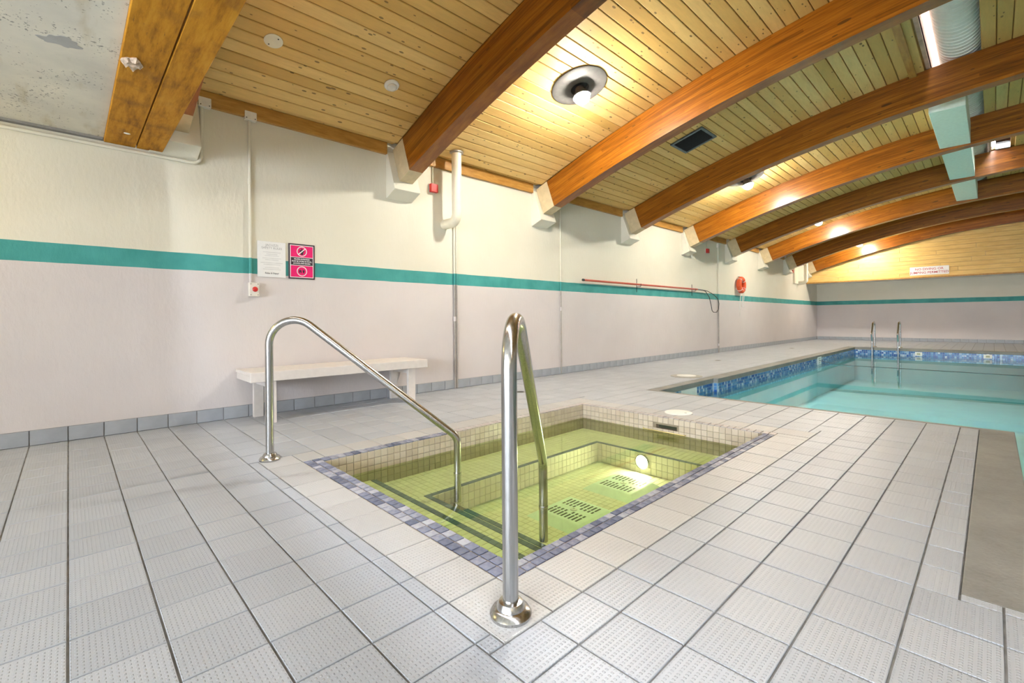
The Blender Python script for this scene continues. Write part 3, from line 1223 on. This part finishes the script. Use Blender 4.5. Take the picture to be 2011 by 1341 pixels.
# ------------------------------------------------------------------ swimming pool
pool = thing('swimming_pool', 'long turquoise swimming pool with blue mosaic band and concrete edge', 'swimming pool', (0, 0, 0))
ZP = -.95
px0, px1, py0, py1 = 2.05, 10.4, 5.24, 16.55
qx0, qy0 = 4.955, 2.27
g = G()
g.box(1.60, 10.8, 1.9, 17.0, ZP - .1, ZP)                                           # bottom
part('bottom', g, 'pool_plaster', pool)
g = G()
g.box(1.86, px0 - .02, 6.88, py1, ZP, -.07).box(1.80, px0 - .085, py0 - .05, 6.88, ZP, -.07)
g.box(px0 - .085, px0 - .02, 6.87, 6.88, ZP, -.07)
g.box(1.86, px1, py1, 16.74, ZP, -.07)
g.box(px1, 10.59, qy0, 16.74, ZP, -.07)
g.box(1.86, qx0 - .03, 5.18, py0, ZP, -.07)
g.box(qx0 - .08, qx0 - .03, qy0, 5.18, ZP, -.07).box(qx0 - .08, px1, 2.09, qy0, ZP, -.07)
part('side_wall', g, 'pool_plaster', pool)
for nm, r in (('coping', (1.851, px0 - .065, 5.246, 6.86)), ('coping', (1.851, px0, 6.861, 16.745)), ('coping', (px0, 10.59, py1 - .02, 16.74)), ('coping', (1.851, qx0, 5.171, 5.245)),
              ('coping', (4.766, qx0, 2.081, 5.18)), ('coping', (qx0, 10.59, 2.081, qy0)), ('coping', (px1 + .02, 10.59, qy0, py1 - .02))):
    gg = G().box(r[0], r[1], r[2], r[3], -.0695, -.001)
    gg.bevel(.006, 2)
    part(nm, gg, 'concrete', pool)
# mosaic band at the waterline
band = G()
S = .045


def band_wall(a0, a1, c, rot, along):
    n = int((a1 - a0) / S)
    for k in range(n):
        for q in range(4):
            a, z = a0 + (k + .5) * S, -.073 - (q + .5) * S
            it = (c, a, z, S - .005, S - .005, None, rot) if along == 'y' else (a, c, z, S - .005, S - .005, None, rot)
            bake(band, it)


part('band_backing', G().box(px0 - .021, px0 - .012, 6.88, py1, -.30, -.071).box(px0 - .086, px0 - .078, py0, 6.87, -.30, -.071)
     .box(px0 - .03, px1, py1 - .006, py1 + .001, -.30, -.071).box(px0 - .08, px0 - .012, 6.866, 6.872, -.30, -.071), 'pool_grout', pool)
band_wall(6.88, py1, px0 - .007, FXP, 'y')
band_wall(6.34, 6.85, px0 - .072, FXP, 'y')
band_wall(5.24, 5.80, px0 - .072, FXP, 'y')
band_wall(px0 - .02, px1, py1 - .012, FYM, 'x')
band_wall(px0 - .062, px0 - .008, 6.861, FYM, 'x')
o = part('band_tile_field', band, 'pool_band_tile', pool)
o['kind'] = 'stuff'
part('skimmer_door', G().box(px0 - .080, px0 - .068, 5.86, 6.32, -.24, -.073).bevel(.003, 1), 'white_plastic', pool)
part('depth_marker', G().box(px0 - .008, px0 + .002, 12.40, 12.74, -.225, -.035).bevel(.002, 1), 'sign_white', pool)
gm = G()
for k in range(3):
    gm.box(px0 + .0015, px0 + .003, 12.49, 12.64, -.095 - k * .045, -.077 - k * .045)
part('marker_lines', gm, 'ink_grey', pool)
for k, x in enumerate((3.45, 4.75, 6.05, 7.35)):
    f = part('return_fitting', G().box(x - .075, x + .075, py1 - .024, py1 - .010, -.185, -.085).bevel(.003, 1), 'white_plastic', pool)
    part('nozzle', G().box(x - .035, x + .035, py1 - .028, py1 - .022, -.158, -.112), 'fitting_centre', f)
part('step_line', G().add([(1.95, 13.6, ZP + .003), (10.4, 14.6, ZP + .003), (10.4, 15.0, ZP + .003), (1.95, 14.0, ZP + .003), (1.95, 13.6, ZP + .006), (10.4, 14.6, ZP + .006), (10.4, 15.0, ZP + .006), (1.95, 14.0, ZP + .006)],
                            [(0, 3, 2, 1), (4, 5, 6, 7), (0, 1, 5, 4), (1, 2, 6, 5), (2, 3, 7, 6), (3, 0, 4, 7)]), 'pool_line', pool)
g = G().quad((px0 - .09, 5.2, 0), (qx0, 5.2, 0), (qx0, qy0 - .05, 0), (px1, qy0 - .05, 0), (px1, py1, 0), (px0 - .09, py1, 0))
o = part('pool_water', g, 'pool_water', None, (0, 0, ZW_POOL))
tag(o, 'calm turquoise water of the long swimming pool', 'water')
pts = [(px0 + .005, 12.55, -.12)]
pts += [(px0 + (px1 - px0) * k / 30, 12.55 - .28 * math.sin(math.pi * k / 60), ZW_POOL + .004 + (.07 * (1 - k / 2.0) ** 2 if k < 2 else 0)) for k in range(31)]
o = part('safety_rope', G().tube(pts, .006, 8), 'rope_dark', None, smooth=True)
tag(o, 'thin dark rope stretched across the water of the pool', 'rope')


def grab_rail(x, label):
    t = thing('grab_rail', label, 'grab rail', (x, 16.9, 0), group='grab rails of the pool ladder')
    pts = fillet([(0, 0, 0), (0, 0, .74), (0, -.30, .70), (0, -.52, .38), (0, -.44, .20), (0, -.44, -.75)], [.10, .10, .05, .06], 8)
    part('rail', G().tube(pts, .021, 16), 'stainless', t, smooth=True)
    part('flange', G().lathe([(.052, 0), (.052, .010), (.036, .022), (.022, .024)], 24), 'stainless', t, smooth=True)


grab_rail(2.46, 'stainless grab rail at the pool end, the one nearer the long striped wall')
grab_rail(3.03, 'stainless grab rail at the pool end, the one farther from the long striped wall')

# deck covers
t = thing('deck_access_cover', 'round lid with metal ring set in the deck beside the pool corner', 'lid', (1.60, 6.80, 0))
part('ring', G().lathe([(.23, .0), (.23, .006), (.17, .012), (.145, .012), (.145, .004)], 40), 'lamp_metal', t, smooth=True)
part('disc', G().lathe([(.144, .003), (.14, .014), (.10, .018), (.01, .019)], 36), 'white_plastic', t, smooth=True)
t = thing('skimmer_cover', 'flat white round cover in the cream tiles beyond the hot tub', 'lid', (2.785, 4.15, 0))
part('disc', G().lathe([(.125, .0), (.125, .004), (.118, .007), (.02, .008)], 40), 'white_plastic', t, smooth=True)
part('finger_hole', G().lathe([(.012, .0078), (.011, .0092)], 14, c=(.07, 0, 0)), 'ink_grey', t)
for (x, y), lab in (((.84, 3.98), 'small round floor drain beside the hot tub near the striped wall'), ((.90, 9.69), 'small round floor drain below the red pole'), ((.90, 14.76), 'small round floor drain past the orange ring buoy')):
    t = thing('floor_drain', lab, 'drain', (x, y, 0), group='floor drains along the wall')
    part('ring', G().lathe([(.065, .0), (.065, .004), (.050, .006), (.048, .002)], 28), 'lamp_metal', t, smooth=True)
    part('grate', G().lathe([(.047, .001), (.046, .004), (.01, .0045)], 24), 'vent_dark', t, smooth=True)

# ------------------------------------------------------------------ bench
t = thing('bench', 'low painted wooden bench against the striped wall behind the hot tub', 'bench', (0, 1.11, 0))
L = 1.76
for k in range(2):
    part('seat_board', G().box(.025 + k * .225, .245 + k * .225, 0, L, .425, .455).bevel(.004, 2), 'bench_paint', t)
part('front_apron', G().box(.472, .51, 0, L, .37, .455).bevel(.004, 2), 'bench_paint', t)
part('back_apron', G().box(.022, .055, .02, L - .02, .37, .424).bevel(.003, 1), 'bench_paint', t)
for y in (.03, L - .07):
    part('end_apron', G().box(.056, .471, y - .028, y + .066 if y > 1 else y + .01, .37, .424).bevel(.003, 1), 'bench_paint', t)
for x, y in ((.055, .13), (.055, L - .22), (.43, .13), (.43, L - .22)):
    part('leg', G().box(x, x + .042, y, y + .085, 0, .37 if x < .1 else .425).bevel(.003, 2), 'bench_paint', t)
for y in (.15, L - .20):
    part('cross_rail', G().box(.098, .429, y, y + .035, .31, .368).bevel(.003, 1), 'bench_paint', t)

# ------------------------------------------------------------------ things on the left wall
def conduit(y, z0, z1, r, label, box=None, x=None, pair=False, clips=(), grey=False):
    x = r + .006 if x is None else x
    t = thing('conduit', label, 'conduit', (0, y, 0))
    zs = 1.34 if grey else z0
    for dy, q in ((0, r), (.032, r * .8)) if pair else ((0, r),):
        part('upper_pipe' if grey else 'pipe', G().tube([(x, dy, zs), (x, dy, z1)], q, 12), 'wall_paint', t, smooth=True)
        if grey:
            part('lower_pipe', G().tube([(x, dy, z0), (x, dy, zs)], q, 12), 'conduit_shade_dirt', t, smooth=True)
    for z in clips:
        part('coupling', G().lathe([(r * 1.25, z - .03), (r * 1.35, z - .025), (r * 1.35, z + .025), (r * 1.25, z + .03)], 14, c=(x, 0, 0)), 'wall_paint', t, smooth=True)
    if box:
        b = part('junction_box', G().box(.001, .055, box[0], box[1], box[2], box[3]).bevel(.005, 2), 'box_cream', t)
        for yy in (box[0] + .014, box[1] - .014):
            part('screw', G().lathe([(.005, .055), (.004, .058)], 8, 'x', (0, yy, box[2] + .016)), 'black_metal', b)
    return t


conduit(1.24, 1.255, 2.78, .013, 'painted conduit running down the wall to the red-button box', (-.045, .055, 2.77, 2.85), clips=(2.2,))
conduit(3.612, 0, 2.80, .014, 'pair of painted conduits beside the bench running to the floor', pair=True, clips=(.9,), grey=True)
conduit(5.737, 0, 2.80, .010, 'thin painted conduit on the wall between bench and red pole', clips=(1.05,), grey=True)
conduit(11.90, 0, 2.76, .016, 'painted conduit between the red pole and the orange ring buoy', (-.05, .05, 2.66, 2.76), clips=(.2,), grey=True)
t = thing('conduit', 'conduit under the flat soffit that turns up to a cream box', 'conduit', (0, 0, 0))
pts = fillet([(.022, Y0 + .1, 2.285), (.022, .855, 2.275), (.022, .862, 2.80)], [.07], 8)
part('pipe', G().tube(pts, .014, 12), 'wall_paint', t, smooth=True)
b = part('junction_box', G().box(.001, .055, .835, .93, 2.78, 2.865).bevel(.005, 2), 'box_cream', t)
for yy in (.85, .915):
    part('screw', G().lathe([(.005, .055), (.004, .058)], 8, 'x', (0, yy, 2.796)), 'black_metal', b)

t = thing('emergency_button', 'small pale box with a red push button below the conduit', 'switch', (0, 1.264, 1.19))
part('box', G().box(.001, .055, -.042, .042, -.065, .065).bevel(.006, 2), 'box_cream', t)
part('button', G().lathe([(.012, .054), (.012, .068), (.022, .070), (.024, .078), (.016, .087), (.004, .089)], 24, 'x'), 'red_plastic', t, smooth=True)
for yy in (-.03, .03):
    for zz in (-.05, .05):
        part('screw', G().lathe([(.004, .055), (.003, .057)], 8, 'x', (0, yy, zz)), 'black_metal', t)

# white rules notice
t = thing('rules_notice', 'white printed rules notice on the teal stripe beside the pink sign', 'sign', (0, 1.43, 1.488))
part('panel', G().box(.002, .010, -.126, .126, -.172, .172).bevel(.002, 1), 'sign_white', t)
text_part('JACUZZI\nSAFETY RULES', .029, 'ink_grey', t, 0, .122, .0105, 'x', .95)
rows = [(.068, .16), (.050, .10), (.035, .13), (.010, .17), (-.005, .12), (-.034, .20), (-.050, .15), (-.080, .13), (-.096, .16)]
for z, w in rows:
    part('print_line', G().box(.0100, .0108, -w / 2, w / 2, z - .0028, z + .0028), 'ink_pale', t)
text_part('Relax & Enjoy!', .021, 'ink_dark', t, 0, -.134, .0105, 'x', bold=.0004)

# pink swimwear sign
t = thing('swimwear_sign', 'pink sign with black band and two ringed pictograms on the teal stripe', 'sign', (0, 1.71, 1.489))
part('panel', G().box(.002, .010, -.128, .128, -.176, .176).bevel(.002, 1), 'sign_black', t)
part('white_border', G().box(.0100, .0108, -.114, .114, -.163, .163), 'sign_white', t)
for z0, z1 in ((.044, .156), (-.156, -.042)):
    part('pink_field', G().box(.0107, .0114, -.107, .107, z0, z1), 'sign_pink', t)
part('black_band', G().box(.0107, .0114, -.107, .107, -.036, .038), 'sign_black', t)
text_part('PROPER SWIMWEAR\nMUST BE WORN IN POOL,\nJACUZZI AND SAUNA', .0165, 'sign_white', t, 0, .001, .0118, 'x', 1.25, .0006)
for zc in (.101, -.098):
    part('ring', G().torus(.046, .0042, (.0116, 0, zc), 'x', 40, 8, .2), 'sign_white', t, smooth=True)
g = G()
g.box(.0113, .0118, -.007, .007, .118, .132)
for pl in ([(-.020, .116), (.020, .116), (.024, .098), (.014, .094), (.013, .074), (.003, .066), (-.003, .066), (-.013, .074), (-.014, .094), (-.024, .098)],):
    vv = [(.0113, a, b) for a, b in pl] + [(.0118, a, b) for a, b in pl]
    k = len(pl)
    g.add(vv, [tuple(range(k)), tuple(range(2 * k - 1, k - 1, -1))] + [(i, i + k, (i + 1) % k + k, (i + 1) % k) for i in range(k)])
part('figure', g, 'sign_black', t)
g = G()
v, f = box_geo(.0118, .0123, -.044, .044, -.0042, .0042)
a = math.radians(42)
g.add([(x, y * math.cos(a) - z * math.sin(a), y * math.sin(a) + z * math.cos(a) + .101) for x, y, z in v], f)
part('slash', g, 'sign_white', t)
for pl in ([(-.028, -.086), (-.006, -.086), (-.004, -.116), (-.012, -.116), (-.017, -.100), (-.022, -.116), (-.030, -.116)],
           [(.006, -.080), (.010, -.080), (.013, -.088), (.019, -.088), (.022, -.080), (.026, -.080), (.025, -.104), (.018, -.118), (.014, -.118), (.007, -.104)]):
    vv = [(.0113, a, b) for a, b in pl] + [(.0118, a, b) for a, b in pl]
    k = len(pl)
    part('garment', G().add(vv, [tuple(range(k)), tuple(range(2 * k - 1, k - 1, -1))] + [(i, i + k, (i + 1) % k + k, (i + 1) % k) for i in range(k)]), 'sign_black', t)

# red sounders
for y, z, lab in ((3.29, 2.525, 'small red alarm sounder beside the cream drain pipe near the bench'), (11.25, 2.514, 'small red alarm sounder above the end of the red pole'), (18.13, 2.46, 'small red alarm sounder near the far corner of the striped wall')):
    t = thing('alarm_sounder', lab, 'alarm', (0, y, z), group='red sounders high on the wall')
    part('housing', G().box(.012, .062, -.052, .052, -.052, .052).bevel(.006, 2), 'red_plastic', t)
    part('back_plate', G().box(.001, .012, -.055, .055, -.055, .055), 'box_cream', t)
    part('feed_pipe', G().tube([(.016, 0, .055), (.016, 0, 2.795 - z)], .008, 10), 'wall_paint', t, smooth=True)

# cream drain pipes from the roof into the wall
for y, lab in ((3.468, 'thick cream drain pipe dropping from the ceiling past the first arched beam'), (18.86, 'thick cream drain pipe near the far corner of the striped wall')):
    t = thing('drain_pipe', lab, 'pipe', (.27, y, 0))
    pts = fillet([(0, 0, zdeck(.27) - .004), (0, 0, 2.10), (-.268, .0, 2.10)], [.10], 12)
    part('pipe', G().tube(pts, .060, 28), 'pvc_cream', t, smooth=True)
    part('collar', G().lathe([(.085, zdeck(.27) - .004), (.085, zdeck(.27) - .020), (.064, zdeck(.27) - .024)], 28), 'lamp_metal', t, smooth=True)
t = thing('cable_cover', 'tall flat cream cover on the wall beside the far drain pipe', 'cover', (0, 18.3, 2.06))
part('cover', G().box(.001, .06, 0, .42, 0, .72).bevel(.006, 2), 'pvc_cream', t)

# rescue pole
t = thing('rescue_pole', 'long thin red rescue pole hung on the wall above the teal stripe', 'pole', (.065, 6.25, 1.54))
part('shaft', G().tube([(0, .03, .002), (0, 4.35, .010)], .019, 14), 'pole_red', t, smooth=True)
part('end_cap', G().tube([(0, 0, .002), (0, .035, .002)], .021, 14), 'black_metal', t, smooth=True)
part('ferrule', G().tube([(0, 4.35, .010), (0, 4.62, .004)], .014, 12), 'vent_metal', t, smooth=True)
hp = [(0, 4.62, .004), (0, 4.80, -.02), (0, 5.0, -.15), (0, 5.10, -.33), (0, 5.16, -.48), (0, 5.25, -.52), (0, 5.42, -.52), (0, 5.55, -.44), (0, 5.58, -.30), (0, 5.50, -.18), (0, 5.25, -.08), (0, 4.9, -.01), (0, 4.65, .004)]
part('hook_loop', G().tube([Vector(p) for p in hp], .008, 8), 'black_metal', t, smooth=True)
for y in (8.05, 10.45):
    b = thing('pole_bracket', 'thin dark hook holding the red rescue pole, %s' % ('middle of the shaft' if y < 9 else 'beside the hook loop'), 'bracket', (0, y, 1.54), group='hooks of the rescue pole')
    part('stem', G().box(.001, .008, -.004, .004, -.14, .12), 'black_metal', b)
    part('hook', G().tube(fillet([(.010, 0, -.035), (.10, 0, -.035), (.10, 0, .02)], [.02], 5), .005, 8), 'black_metal', b, smooth=True)

# ring buoy
t = thing('ring_buoy', 'orange-red ring buoy with white rope hanging on the wall', 'ring buoy', (.09, 13.26, 1.77))
part('ring', G().torus(.165, .066, (0, 0, 0), 'x', 40, 16), 'ring_orange', t, smooth=True)
for a in (45, 135, 225, 315):
    ca, sa = math.cos(math.radians(a)), math.sin(math.radians(a))
    g = G().torus(.069, .007, (0, 0, 0), 'z', 24, 6)
    g.v = [(x, (y + .165) * ca - z * sa, (y + .165) * sa + z * ca) for x, y, z in g.v]
    part('band', g, 'rope_white', t, smooth=True)
for dy, zb in ((-.06, -.86), (.10, -.60), (.20, -.62)):
    part('rope', G().tube([(.02, dy * .6, -.17), (.0, dy, -.30), (-.02, dy, -.5), (-.02, dy, zb)], .008, 8), 'rope_white', t, smooth=True)
part('wall_hook', G().tube(fillet([(-.088, 0, .23), (-.01, 0, .23), (-.01, 0, .10)], [.03], 5), .008, 8), 'black_metal', t, smooth=True)

# no-diving notice on the gable boards
t = thing('diving_notice', 'white notice with red capitals on the wooden gable above the pool end', 'sign', (3.43, YB - .002, 2.345))
part('panel', G().box(-.47, .47, -.012, -.001, -.135, .135).bevel(.002, 1), 'sign_white', t)
text_part('NO DIVING OR\nJUMPING PERMITTED', .098, 'ink_red', t, 0, -.004, .0128, 'y', 1.12, .0008)
